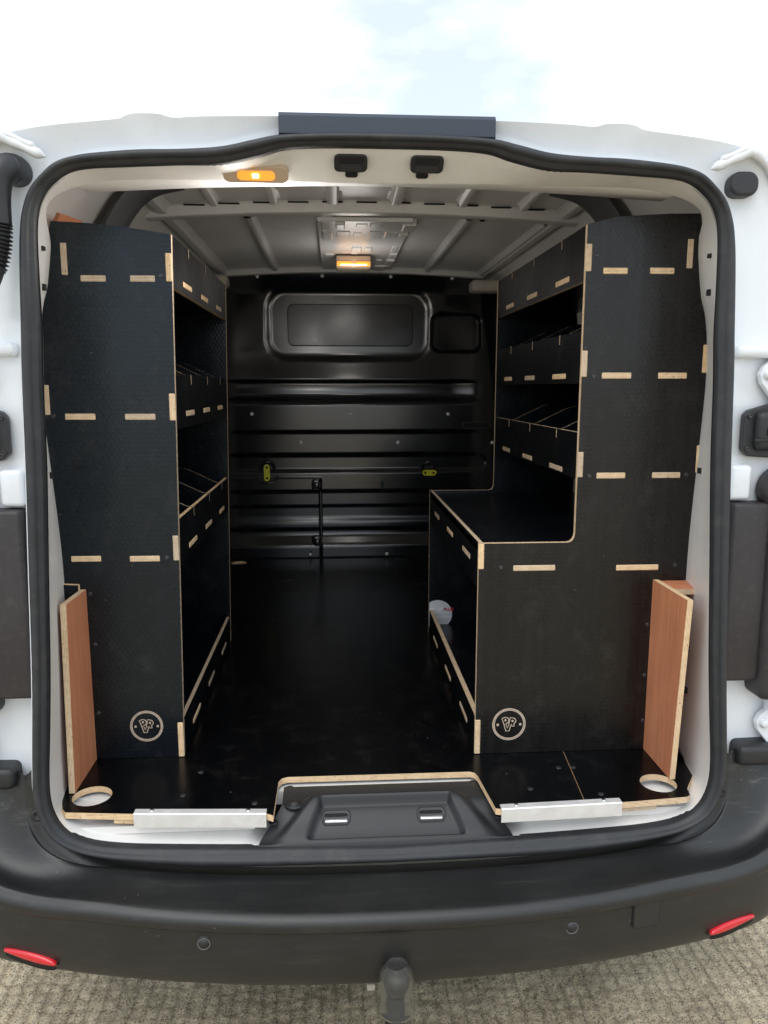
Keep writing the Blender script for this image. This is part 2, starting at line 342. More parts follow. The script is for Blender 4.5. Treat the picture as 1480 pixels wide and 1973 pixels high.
def tube(name, pts, rad, mat, parent, seg=14, rings=None, n=48, caps=True):
    """round tube along a 3D spline; rad number or function of 0..1"""
    sp = [Vector(p) for p in spline(pts, n)]
    rows = []; up = Vector((0, 0, 1))
    for i, p in enumerate(sp):
        t = (sp[min(i + 1, n)] - sp[max(i - 1, 0)]).normalized()
        a = t.cross(Vector((0, 1, 0)) if abs(t.y) < .9 else up).normalized(); b_ = t.cross(a)
        r = rad(i / n) if callable(rad) else rad
        rows.append([p + (a * math.cos(k * 2 * math.pi / seg) + b_ * math.sin(k * 2 * math.pi / seg)) * r for k in range(seg)])
    bm, V = loft(rows)
    if caps: bm.faces.new(V[0]); bm.faces.new(V[-1])
    return frombm(name, bm, mat, parent, True)
def lathe(name, prof, c, axis, mat, parent, seg=24, smooth=True):
    """prof = [(r, h)] turned about axis direction (a signed letter like '-Y') at c"""
    ax = Vector({'X': (1, 0, 0), 'Y': (0, 1, 0), 'Z': (0, 0, 1)}[axis[-1]]) * (-1 if axis[0] == '-' else 1)
    a = ax.orthogonal().normalized(); b_ = ax.cross(a)
    rows = [[Vector(c) + ax * h + (a * math.cos(k * 2 * math.pi / seg) + b_ * math.sin(k * 2 * math.pi / seg)) * max(r, 1e-5) for k in range(seg)] for r, h in prof]
    bm, V = loft(rows)
    for r in (V[0], V[-1]):
        try: bm.faces.new(r)
        except ValueError: pass
    bmesh.ops.remove_doubles(bm, verts=bm.verts[:], dist=1e-5)
    return frombm(name, bm, mat, parent, smooth)
def clone(src, wl, parent, name=None):
    o = src.copy(); o.name = name or src.name.split('.')[0]; col.objects.link(o); WL[o] = Vector(wl); o.parent = parent
    o.location = WL[o] - (WL[parent] if parent else Vector()); return o
def rrect(x0, x1, y0, y1, r, n=6):
    o = []
    for cx, cy, a in ((x1 - r, y1 - r, 0), (x0 + r, y1 - r, 90), (x0 + r, y0 + r, 180), (x1 - r, y0 + r, 270)):
        o += [(cx + r * math.cos(R(a + 90 * i / n)), cy + r * math.sin(R(a + 90 * i / n))) for i in range(n + 1)]
    return o
def circle(cx, cy, r, n=36): return [(cx + r * math.cos(2 * math.pi * i / n), cy + r * math.sin(2 * math.pi * i / n)) for i in range(n)]
def ss(a, b_, x):
    t = max(0, min(1, (x - a) / (b_ - a))); return t * t * (3 - 2 * t)
def mod(o, t, **k):
    m = o.modifiers.new(t.lower(), t)
    for a, v in k.items(): setattr(m, a, v)
    return m

# ------------------------------------------------------------------ ground
GZ = -.60
def axis_pts(lo, hi, step, far):
    a = []; x = lo
    while x < hi: a.append(x); x += step
    o = [];  d = step
    x = hi
    while x < far: o.append(x); d *= 1.7; x += d
    l = []; d = step; x = lo - step
    while x > -far: l.append(x); d *= 1.7; x -= d
    return l[::-1] + a + o
gx = axis_pts(-1.15, 1.2, .0065, 300); gy = axis_pts(-.12, .55, .0065, 300)
gv = []
for y in gy:
    for x in gx:
        h = 0
        if -1.3 < x < 1.3 and -.3 < y < .7:
            wx_ = x + .006 * mnoise.noise(Vector((x * 4, y * 4, 3))) ; wy_ = y + .010 * mnoise.noise(Vector((x * 3, y * 3, 9)))
            g1 = abs(math.sin(math.pi * wx_ / .034)) ** .5; g2 = abs(math.sin(math.pi * wy_ / .030)) ** .5
            kk = max(0, .35 + .9 * mnoise.noise(Vector((x * 6, y * 9, 1)))); h = .0038 * g1 * kk + .0024 * g2 * kk + .004 * mnoise.noise(Vector((x * 28, y * 34, 2))) + .003 * mnoise.noise(Vector((x * 75, y * 75, 0))) + .003 * mnoise.noise(Vector((x * 120, y * 120, 5)))
        gv.append((x, y, GZ + h - .006))
nx = len(gx)
gf = [(j * nx + i, j * nx + i + 1, (j + 1) * nx + i + 1, (j + 1) * nx + i) for j in range(len(gy) - 1) for i in range(nx - 1)]
me = bpy.data.meshes.new('ground'); me.from_pydata(gv, [], gf)
g = add('ground', me, 'concrete', None, True); g['kind'] = 'structure'; g['label'] = 'rough ridged grey concrete yard surface under the van'

# ------------------------------------------------------------------ van
van = thing('van', 'white panel van seen through its open rear doorway, black bumper below', 'van', (0, 0, GZ))
HO = [(0, 1.284), (.09, 1.283), (.19, 1.278), (.242, 1.2685), (.30, 1.256), (.376, 1.25), (.445, 1.248), (.52, 1.241), (.56, 1.234), (.592, 1.222), (.617, 1.2), (.638, 1.174), (.651, 1.14), (.657, 1.105), (.661, 1.05), (.665, .928), (.667, .86), (.669, .68), (.672, .53), (.677, .29), (.685, .12), (.686, .05), (.673, 0), (.648, -.039), (.595, -.066), (.517, -.083), (.40, -.098), (.3, -.104), (0, -.107)]
HI = [(0, 1.261), (.114, 1.260), (.186, 1.255), (.233, 1.2415), (.302, 1.227), (.376, 1.2245), (.47, 1.220), (.536, 1.216), (.571, 1.208), (.598, 1.19), (.616, 1.17), (.628, 1.142), (.633, 1.10), (.634, 1.03), (.634, .93), (.637, .84), (.638, .68), (.643, .50), (.649, .3), (.655, .18), (.661, .065), (.653, .01), (.63, -.025), (.59, -.047), (.53, -.058), (.44, -.064), (.25, -.072), (0, -.08)]
HJ = [(0, 1.219), (.36, 1.221), (.5, 1.219), (.57, 1.209), (.62, 1.192), (.652, 1.168), (.668, 1.12), (.678, 1.06), (.686, 1.02), (.699, .985), (.708, .93), (.711, .85), (.709, .78), (.703, .68), (.697, .59), (.692, .5), (.690, .42), (.689, .3), (.686, .1), (.678, .02), (.66, -.018), (.60, -.026), (.40, -.027), (.285, -.029), (.270, -.062), (.25, -.078), (.15, -.083), (0, -.085)]
HB = [(0, 1.3125), (.2, 1.3115), (.33, 1.3085), (.38, 1.305), (.398, 1.308), (.413, 1.3115), (.457, 1.3105), (.477, 1.302), (.50, 1.299), (.60, 1.288), (.67, 1.275), (.735, 1.256), (.80, 1.220), (.84, 1.15), (.87, 1.0), (.90, .8), (.925, .55), (.94, .3), (.945, .1), (.94, -.1), (.80, -.17), (.45, -.20), (0, -.205)]
def full(h, dense=6):
    s = spline(h, (len(h) - 1) * dense)
    return s + [(-x, z) for x, z in s[::-1][1:-1]]
def polar(curve, n, cz=.6):
    a = sorted(((math.atan2(x, z - cz) % (2 * math.pi)), math.hypot(x, z - cz)) for x, z in curve)
    a = [(a[-1][0] - 2 * math.pi, a[-1][1])] + a + [(a[0][0] + 2 * math.pi, a[0][1])]
    out = []; k = 0
    for i in range(n):
        t = 2 * math.pi * i / n
        while a[k + 1][0] < t: k += 1
        (t0, r0), (t1, r1) = a[k], a[k + 1]
        r = r0 + (r1 - r0) * ((t - t0) / max(1e-9, t1 - t0))
        out.append((r * math.sin(t), cz + r * math.cos(t)))
    return out
def ap(z): return -.06 + .057 * (z + .1)
# rubber seal
NS = 1400
so, si = polar(full(HO), NS), polar(full(HI), NS)
rows = []
for t, dy, teeth in ((0, .012, 0), (.02, -.008, 0), (.10, -.016, 0), (.25, -.020, 0), (.42, -.021, 0), (.56, -.018, 0), (.64, -.013, 0), (.70, -.011, 1), (.90, -.008, 1), (.98, -.003, 0), (1.0, .012, 0)):
    rows.append([(o[0] + (i_[0] - o[0]) * t, ap(o[1]) + dy + (.0013 * (k % 2) if teeth and .25 < o[1] < 1.12 else 0), o[1] + (i_[1] - o[1]) * t) for k, (o, i_) in enumerate(zip(so, si))])
bm, V = loft(rows); seal = frombm('rubber_seal', bm, 'rubber', van, True)
# outer skin: rear frame, sides, roof
NB = 400
bo, bb = polar(full(HO), NB), polar(full(HB, 8), NB)
rows = []
for t, dy in ((-.06, .03), (0, .004), (.025, .004), (.06, .035)):
    rows.append([(o[0] + (q[0] - o[0]) * t, ap(o[1]) + dy - .022 * ss(1.18, 1.26, o[1]) * ss(.03, .06, t), o[1] + (q[1] - o[1]) * t) for o, q in zip(bo, bb)])
for t, y in ((.12, .038), (.5, .042), (.8, .055), (.93, .075), (1, .11)):
    rows.append([(o[0] + (q[0] - o[0]) * t, y + ((.047 - .028 * t - y) * ss(1.18, 1.27, q[1])), o[1] + (q[1] - o[1]) * t) for o, q in zip(bo, bb)])
for y, s, up_ in ((.03, 1.0, .004), (.10, 1.0, .016), (.25, 1.0, .046), (.5, 1.004, .080), (1.0, 1.006, .094), (2.4, 1.004, .094), (3.2, .99, .0)):
    rows.append([(q[0] * s, y, q[1] + up_ * ss(.9, 1.3, q[1])) for q in bb])
bm, V = loft(rows); bm.faces.new(V[-1]); body = frombm('body_shell', bm, 'white', van, True)
mod(body, 'EDGE_SPLIT', split_angle=R(50))
# jamb and sill inside the seal
NJ = 400
ji, jj = polar(full(HI), NJ), polar(full(HJ), NJ)
rows = []
for t, ye in ((-.05, 0), (0, .05), (.10, .12), (.35, .4), (.7, .75), (.96, 1.0), (1.0, 1.05)):
    r = []
    for o, q in zip(ji, jj):
        yb = ap(o[1]) + .006; yend = .185 - .085 * ss(1.1, 1.2, q[1]) - .13 * ss(.05, -.02, q[1])
        r.append((o[0] + (q[0] - o[0]) * t, yb + (yend - yb) * ye, o[1] + (q[1] - o[1]) * t))
    rows.append(r)
rows.append([(q[0] * 1.03, .185 - .06 * ss(1.1, 1.2, q[1]) - .13 * ss(.05, -.02, q[1]) + .012, q[1] + (.02 if q[1] > 1.1 else (-.012 if q[1] < .02 else 0))) for q in jj])
bm, V = loft(rows); jamb = frombm('door_jamb', bm, 'jamb', van, True)
mod(jamb, 'EDGE_SPLIT', split_angle=R(60))
# seams and clip holes on the jamb
for s in (-1, 1):
    for x, y, z, hx, hz in ((.671, .10, .655, .004, .006), (.668, .105, .262, .004, .006), (.669, .105, .165, .004, .006), (.646, .06, 1.015, .004, .006), (.643, .06, 1.085, .003, .004)):
        box('clip_hole', (s * x - .006, y - .006, z - hz), (s * x + .006, y + .006, z + hz), 'dark', jamb, .001)
for s in (-1, 1):
    tube('jamb_seam', [(s * .634, .012, 1.112), (s * .646, .06, 1.106), (s * .664, .12, 1.100)], .0011, 'dark', jamb, 8, n=8)
# black garnish over the doorway
v = []
bm = bmesh.new(); n = 16; rows = []
for k in range(n + 1):
    x = -.196 + .394 * k / n
    rows.append([(x, .030, 1.2785), (x, .016, 1.2800), (x, .013, 1.2825), (x, .013, 1.309), (x, .016, 1.3135), (x, .06, 1.320)])
bm, V = loft(rows, False); o = frombm('roof_garnish', bm, 'navy', van); mod(o, 'SOLIDIFY', thickness=.004, offset=1)
# header latch pockets, plugs, courtesy lamp
for x in (-.066, .077):
    p = panel('latch_pocket', [rrect(x - .031, x + .031, 1.229, 1.263, .010)], 'Y', .0435, .060, ['plasticb'], van)
    panel('catch', [rrect(x - .021, x + .021, 1.233, 1.247, .004)], 'Y', .0415, .044, ['screw'], p)
    panel('latch_hollow', [rrect(x - .023, x + .023, 1.2485, 1.259, .004)], 'Y', .0428, .044, ['dark'], p)
    p.rotation_euler = (R(50), 0, 0)
    q = panel('plug', [rrect(x + (.002 if x < 0 else -.006) - .012, x + (.002 if x < 0 else -.006) + .012, 1.2245, 1.2385, .006)], 'Y', .0745, .082, ['plasticb'], van)
    q.rotation_euler = (R(62), 0, 0)
TILT = R(56)
lampo = panel('courtesy_lamp', [rrect(-.305, -.183, 1.214, 1.250, .014)], 'Y', .061, .085, ['lens'], van)
lampo.rotation_euler = (TILT, 0, 0)
panel('lens', [rrect(-.278, -.208, 1.222, 1.242, .009)], 'Y', .0585, .0612, ['amber'], lampo)
bm = bmesh.new(); bbox(bm, (-.250, .0560, 1.229), (-.238, .0588, 1.238), .001); frombm('bulb', bm, 'amberhot', lampo)
def lamp_light(parent, loc, watts):
    l = bpy.data.lights.new('lamp_light', 'POINT'); l.energy = watts; l.color = (1, .95, .90); l.shadow_soft_size = .08
    o = bpy.data.objects.new('lamp_light', l); col.objects.link(o); o.parent = parent; o.location = Vector(loc) - WL[parent]
lamp_light(van, (-.24, .20, 1.18), 2.4)
for x in (-.335, .335):
    q = lathe('grommet', [(0, .007), (.012, .006), (.017, 0)], (x, .072, 1.232), '-Y', 'jamb', van, 20); q.rotation_euler = (TILT, 0, 0)
# roof lining: ceiling skin, ribs, bows, crossmember
def cz(x, y): return 1.370 - .022 * (x / .62) ** 2 - .062 * ss(.62, .12, y)
rows = []
ys = [.12 + 2.18 * i / 22 for i in range(23)]
xs = [-.62 + 1.24 * i / 40 for i in range(41)]
for y in ys: rows.append([(x, y, cz(x, y)) for x in xs])
bm, V = loft(rows, False); ceil = frombm('ceiling_skin', bm, 'ceil', van, True)
def rib(name, pts, w, h, mat, parent):
    """pressed channel following 3D points on the ceiling: flanged hat section"""
    sp = [Vector(p) for p in spline(pts, 24)]; rows = []
    for i, p in enumerate(sp):
        t = (sp[min(i + 1, 24)] - sp[max(i - 1, 0)]).normalized(); a = Vector((-t.y, t.x, 0)).normalized() if abs(t.z) < .95 else Vector((0, 1, 0))
        rows.append([p + a * (u * w) + Vector((0, 0, -k * h)) for u, k in ((-.9, -.1), (-.8, .1), (-.55, .12), (-.42, .9), (-.3, 1), (.3, 1), (.42, .9), (.55, .12), (.8, .1), (.9, -.1))])
    bm, V = loft(rows, False); return frombm(name, bm, mat, parent, True)
rib('crossmember', [(x, .96, cz(x, .96)) for x in (-.66, -.5, -.3, 0, .3, .5, .66)], .070, .026, 'ceil', van)
rib('rear_crossmember', [(x, .18, cz(x, .18)) for x in (-.6, -.3, 0, .3, .6)], .10, .07, 'ceil', van)
rib('front_crossmember', [(x, 2.2, cz(x, 2.2)) for x in (-.6, -.3, 0, .3, .6)], .06, .022, 'ceil', van)
for x0, x1 in ((-.36, -.36), (.33, .33), (-.60, -.60), (.58, .58)):
    rib('roof_rib', [(x0, 1.05, cz(x0, 1.05)), (x0, 1.6, cz(x0, 1.6)), (x1, 2.16, cz(x1, 2.16))], .022, .016, 'ceil', van)
for x in (-.44, -.27, -.10, .085, .28, .46):
    rib('roof_rib', [(x, .26, cz(x, .26)), (x, .6, cz(x, .6)), (x, .87, cz(x, .87))], .024 if abs(x) > .2 else .034, .018, 'ceil', van)
for k in range(11):                                      # slots along the crossmember
    x = -.5 + .1 * k
    box('crossmember_slot', (x - .03, .893, cz(x, .96) - .0065), (x + .03, .904, cz(x, .96) - .004), 'dark', van)
for x in (-.36, .36):
    lathe('roof_plug', [(0, .003), (.008, .003), (.010, 0)], (x, .985, cz(x, .96) - .026), '-Z', 'dark', van, 14)
# cant rails and dark bows at the sides, interior walls
for s in (-1, 1):
    rows = []
    for y in (.20, .5, .9, 1.5, 2.30):
        rows.append([(s * x, y, z - .045 * ss(.5, .2, y) * ss(.9, 1.3, z)) for x, z in spline([(.56, 1.356), (.63, 1.338), (.69, 1.27), (.735, 1.19), (.765, 1.08), (.785, .9), (.80, .5), (.80, -.03)], 40)])
    bm, V = loft(rows, False); w = frombm('inner_side_wall', bm, 'jamb', van, True)
    rows = []
    for x, z in spline([(.50, 1.356), (.58, 1.335), (.635, 1.285), (.68, 1.20), (.71, 1.09)], 24):
        rows.append([(s * x, .58, z), (s * (x - .012), .60, z - .012), (s * (x - .012), .70, z - .012), (s * x, .72, z)])
    bm, V = loft(rows, False); frombm('roof_bow', bm, 'ceild', van, True)
    rib('cant_rail', [(s * .60, .5, 1.35), (s * .60, 1.2, 1.35), (s * .60, 2.2, 1.35)], .035, .02, 'ceil', van)
# ceiling lamp console
con = bpy.data.objects.new('lamp_console', None)
bm = bmesh.new()
random.seed(3)
for r_ in range(7):
    y0 = 1.12 + r_ * .145
    for c_ in range(6):
        x0 = -.135 + c_ * .052 + random.uniform(-.008, .008)
        if random.random() < .18: continue
        w_, l_, d_ = random.uniform(.024, .05), random.uniform(.05, .13), random.uniform(.010, .026)
        zc = cz(x0, y0)
        bbox(bm, (x0, y0 + random.uniform(-.02, .02), zc - d_), (x0 + w_, y0 + l_, zc + .004), .004, 1)
bbox(bm, (-.15, 1.10, 1.352), (.16, 2.12, 1.366), .003, 1)
con = frombm('lamp_console', bm, 'ceil', van)
lm = box('ceiling_lamp', (-.088, 1.70, 1.296), (.052, 1.80, 1.345), 'lens', con, .008, 2, True)
box('lens', (-.084, 1.693, 1.303), (-.028, 1.7, 1.321), 'amber', lm, .002)
box('lens', (-.008, 1.693, 1.303), (.048, 1.7, 1.321), 'amber', lm, .002)
box('bulb', (-.07, 1.690, 1.3055), (.034, 1.694, 1.3095), 'amberhot', lm, .0005)

lamp_light(lm, (-.02, 1.56, 1.19), .75)

# bulkhead: one pressed sheet
def sdr(x, z, x0, x1, z0, z1, r):
    dx = abs(x - (x0 + x1) / 2) - (x1 - x0) / 2 + r; dz = abs(z - (z0 + z1) / 2) - (z1 - z0) / 2 + r
    return math.hypot(max(dx, 0), max(dz, 0)) + min(max(dx, dz), 0) - r
def rec(x, z, a, w): return ss(w, 0, sdr(x, z, *a))
BY = 2.25
def bulk_y(x, z):
    y = BY
    y += .012 * rec(x, z, (-.39, .335, .985, 1.262, .075), .042)
    y += .034 * rec(x, z, (.385, .60, 1.01, 1.165, .03), .022)
    y += .030 * ss(.866, .846, z) * ss(.742, .800, z) * ss(.68, .46, x)      # broad recessed band, sloping sill
    y -= .012 * ss(.790, .742, z) * ss(.605, .628, z)                        # proud band with the upper bolts
    y += .016 * rec(x, z, (-.90, .63, .440, .492, .026), .026)               # lower band
    y += .012 * ss(.338, .318, z)                                            # lower section steps back
    y += .010 * ss(.262, .246, z) - .010 * ss(.205, .165, z)
    y += .014 * ss(.150, .130, z) - .034 * ss(.120, .05, z)
    if x < -.17: y -= .008 * ss(-.168, -.176, x) * ss(.398, .388, z) * ss(-.02, .0, z)
    y += .13 * ss(.55, .80, abs(x)) ** 1.5 + .05 * ss(.95, 1.25, z) * ss(.40, .75, abs(x))
    y += .035 * ss(.80, 1.0, z)
    y -= .05 * ss(1.26, 1.37, z)
    return y
bx_ = [-.80 + 1.6 * i / 260 for i in range(261)]; bz_ = [-.03 + 1.41 * i / 300 for i in range(301)]
bm, V = loft([[(x, bulk_y(x, z), z) for x in bx_] for z in bz_], False)
bulk = frombm('bulkhead', bm, 'bulk', van, True)
wb = panel('window_blank', [rrect(-.318, .280, 1.022, 1.218, .032)], 'Y', 2.2865, 2.320, ['blank'], bulk)
mod(wb, 'BEVEL', width=.004, segments=2)
dome = lathe('bolt', [(0, .008), (.005, .007), (.008, .003), (.009, 0)], (-.49, BY - .018, .703), '-Y', 'boltm', bulk, 14)
for x, z, p in ((-.024, .701, -.017), (.447, .700, -.017), (-.262, .566, -.002), (.206, .564, -.002), (.668, .561, -.002), (-.224, .022, -.034), (.150, .019, -.03), (-.45, 1.335, -.008), (-.15, 1.34, -.008), (.17, 1.34, -.008), (.46, 1.335, -.006)):
    clone(dome, (x, BY + p + dome.location.y * 0 - .003, z), bulk)
sl = panel('grab_slot', [rrect(.514, .654, .630, .662, .0155)], 'Y', BY - .021, BY - .012, ['plasticb'], bulk)
panel('slot_hollow', [rrect(.520, .648, .635, .657, .0105)], 'Y', BY - .0225, BY - .0208, ['dark'], sl)
for x, z in ((.130, .361), (.600, .357)):
    q = panel('drain_slot', [rrect(x - .008, x + .008, z - .018, z + .018, .007)], 'Y', BY - .005, BY + .012, ['plasticb'], bulk)
    panel('slot_hollow', [rrect(x - .004, x + .004, z - .012, z + .012, .003)], 'Y', BY - .006, BY - .0048, ['dark'], q)
for x, z, rot in ((-.425, .424, 0), (.357, .419, 1)):
    ring = tube('tie_ring', [(x - .032, BY - .006, z + .015), (x - .026, BY - .02, z + .04), (x, BY - .026, z + .052), (x + .026, BY - .02, z + .04), (x + .032, BY - .006, z + .015)], .006, 'bulk', bulk, 10)
    if rot: a = (x - .034, x + .034, z - .014, z + .014)
    else: a = (x - .014, x + .014, z - .040, z + .040)
    c1, c2 = (((a[0] + .014, z), (a[1] - .014, z)) if rot else ((x, a[2] + .014), (x, a[3] - .014)))
    panel('yellow_tag', [rrect(*a, .0138), circle(*c1, .006, 14), circle(*c2, .006, 14)], 'Y', BY - .036, BY - .031, ['yellow'], ring)
    if not rot: tube('tie_ring', [(x - .05, BY - .008, z - .02), (x - .03, BY - .02, z - .045), (x, BY - .024, z - .05), (x + .03, BY - .02, z - .045), (x + .05, BY - .008, z - .02)], .005, 'bulk', bulk, 10)
for z in (.362, .082):
    box('hatch_latch', (-.218, BY - .012, z - .030), (-.170, BY + .012, z + .030), 'bulk', bulk, .012, 3, True)
    box('hatch_latch', (-.206, BY - .020, z - .022), (-.174, BY - .01, z + .014), 'bulk', bulk, .008, 2, True)
panel('hatch_rim', [[(-.70, .385), (-.218, .385), (-.218, .391), (-.70, .391)]], 'Y', BY - .016, BY + .004, ['bulk'], bulk)
panel('hatch_rim', [[(-.172, .06), (-.169, .06), (-.169, .325), (-.172, .325)]], 'Y', BY + .003, BY + .02, ['bulk'], bulk)
for s in (-1, 1):                                        # pale roof brackets at the top corners
    o = box('corner_bracket', (.505 if s > 0 else -.76, 1.96, 1.242 if s > 0 else 1.254), (.76 if s > 0 else -.552, 2.06, 1.293 if s > 0 else 1.306), 'cream', van, .016, 3, True)

# metal sub floor, underbody
box('metal_floor', (-.80, .060, -.05), (.80, 2.28, -.020), 'jamb', van)
for s in (-1, 1):
    box('sill_pan', (.27 if s > 0 else -.655, -.03, -.05), (.655 if s > 0 else -.27, .06, -.034), 'jamb', van)
box('underbody', (-.80, .10, -.32), (.80, 3.1, -.055), 'under', van, .02)

# sill cover: moulded black plastic
nu, nv = 140, 60
def sillp(x, v_):
    hw = .213 + .044 * ss(.45, 1, v_); u = (x + .004) / hw
    y = .072 - .130 * v_; z = -.016 - .010 * v_ - .046 * ss(.45, 1.0, v_)
    flank = ss(.74 + .20 * v_, .60 + .18 * v_, abs(u)) * ss(.30, .44, v_)
    pocket = ss(.645, .60, abs(u)) * ss(.42, .50, v_) * ss(.94, .86, v_)
    z += .014 * flank * ss(1.05, .75, v_) - .022 * pocket
    if v_ > .985 or v_ < .01: z -= .012
    return Vector((x, y, z))
rows = []
for j in range(nv + 1):
    v_ = j / nv; hw = .213 + .044 * ss(.45, 1, v_)
    rows.append([sillp(-.004 + (i / nu * 2 - 1) * hw, v_) for i in range(nu + 1)])
bm, V = loft(rows, False); sill = frombm('sill_cover', bm, 'plasticb', van, True)
for x in (-.106, .090):
    n = 32
    def P(a, w, h, d):
        L_ = w - h * .10; c = math.cos(a); sx_ = (w - .010) * (1 if c > 0 else -1) + .010 * c
        return sillp(x + sx_, .645 + math.sin(a) * h) + Vector((0, 0, d))
    rows = [[P(2 * math.pi * k / n, w, h, d) for k in range(n)] for w, h, d in ((.030, .082, -.002), (.030, .082, .003), (.0275, .066, .004), (.025, .052, -.001))]
    bm, V = loft(rows); bm.faces.new(V[-1]); o = frombm('striker_slot', bm, 'plasticb', sill, True)
    pa, pb = sillp(x, .672), sillp(x, .60)
    box('striker', (x - .0235, pa.y - .0050, pa.z - .004), (x + .0235, pa.y + .0035, pa.z + .0026), 'chrome', o, .003, 3, True)
    box('slot_hollow', (x - .0235, pb.y - .0040, pb.z - .006), (x + .0235, pb.y + .0030, pb.z + .0012), 'dark', o, .002)
for x, y, z in ((-.192, .012, -.0225), ):
    lathe('bolt_cup', [(.022, -.001), (.020, .003), (.013, .0015), (.011, .006), (0, .007)], (x, y, z), 'Z', 'plasticb', sill, 20)
for x, y, z in ((-.232, -.032, -.036), (.225, -.036, -.037), (-.205, .068, -.019), (.192, .066, -.019)):
    lathe('push_rivet', [(.010, -.001), (.009, .002), (.005, .003), (.004, .001), (0, .001)], (x, y, z), 'Z', 'plasticb', sill, 14)

# bumper
def bump_half():
    inner = spline([(0, -.052, -.126), (.2, -.050, -.124), (.38, -.046, -.116), (.50, -.042, -.103), (.58, -.034, -.088), (.64, -.022, -.062), (.682, -.012, -.022), (.700, -.004, .035), (.702, .0, .10)], 32)
    ridge = spline([(0, -.216, -.121), (.2, -.211, -.121), (.40, -.190, -.119), (.56, -.163, -.114), (.69, -.132, -.116), (.79, -.098, -.101), (.865, -.048, -.060), (.915, .02, .02), (.94, .09, .095)], 32)
    return inner, ridge
inn, rid = bump_half()
cols = []
for (a, b_) in zip(inn, rid):
    a, b_ = Vector(a), Vector(b_); k = ss(.5, .72, a.x); c_ = []
    out = Vector((b_.x * .12, -1, 0)) if b_.x < .6 else Vector((.072 + (b_.x - .6) * 2.6, -1 + (b_.x - .6) * 2.2, 0))
    out.normalize()
    c_.append(a + Vector((0, .03, -.02)))
    c_.append(a - Vector((0, 0, .014)))
    for t, sag in ((.09, -.020), (.125, -.019), (.15, .001), (.20, .002), (.40, -.003), (.62, -.003), (.80, .000), (.90, .003)):
        p = a.lerp(b_, t); p.z += sag - k * .055 * math.sin(math.pi * min(1, t * 1.15)) ; c_.append(p)
    c_.append(b_ + Vector((0, 0, .001)) - out * .012)
    c_.append(b_ - Vector((0, 0, .006)))
    c_.append(b_ + out * .002 - Vector((0, 0, .020)))
    zb = -.295 - .0 * b_.x
    top = b_.z - .03
    c_.append(b_ - out * .0005 - Vector((0, 0, .030)))
    c_.append(b_ - out * .0085 - Vector((0, 0, .0335)))
    c_.append(b_ - out * .0085 - Vector((0, 0, .040)))
    for t, ofs in ((.3, -.009), (.6, -.013), (.85, -.024), (.97, -.042)):
        p = b_ + out * ofs; p.z = top + (zb - top) * t; c_.append(p)
    p = b_ - out * .058; p.z = zb; c_.append(p)
    p = b_ - out * .10; p.z = zb - .001; c_.append(p)
    cols.append(c_)
colsL = [[Vector((-p.x, p.y, p.z)) for p in c_] for c_ in cols[:0:-1]]
bm, V = loft(colsL + cols, False); bumper = frombm('bumper', bm, 'bumper', van, True)
mod(bumper, 'SUBSURF', levels=1, render_levels=1)
def face_pt(x, z):
    """point on the bumper's rear face"""
    x0 = abs(x); best = min(range(len(cols)), key=lambda i: abs(rid[i][0] - x0)); c_ = cols[best]
    k = min(range(12, 21), key=lambda i: abs(c_[i].z - z)); return Vector((x, c_[k].y, z))
for x, z in ((-.350, -.178), (.337, -.180)):
    p = face_pt(x, z)
    q = lathe('parking_sensor', [(.0155, -.004), (.0145, .0025), (.0115, .003), (.011, .0005), (.0098, .0005), (.0093, .004), (0, .0045)], (x, p.y + .001, z), '-Y', 'plasticb', bumper, 28)
    lathe('sensor_ring', [(.0122, .0022), (.0120, .0040), (.0100, .0040), (.0098, .0022)], (x, p.y + .001, z), '-Y', 'greyring', q, 28)
p = face_pt(.485, -.165)
tc_ = panel('tow_eye_cover', [rrect(.459, .513, -.198, -.140, .007)], 'Y', p.y - .0035, p.y + .03, ['bumper'], bumper)
tc_.rotation_euler = (0, 0, R(9)); mod(tc_, 'BEVEL', width=.0015, segments=2)
gp = panel('cover_gap', [rrect(.457, .515, -.200, -.138, .008)], 'Y', p.y - .0012, p.y + .03, ['dark'], bumper); gp.rotation_euler = (0, 0, R(9))
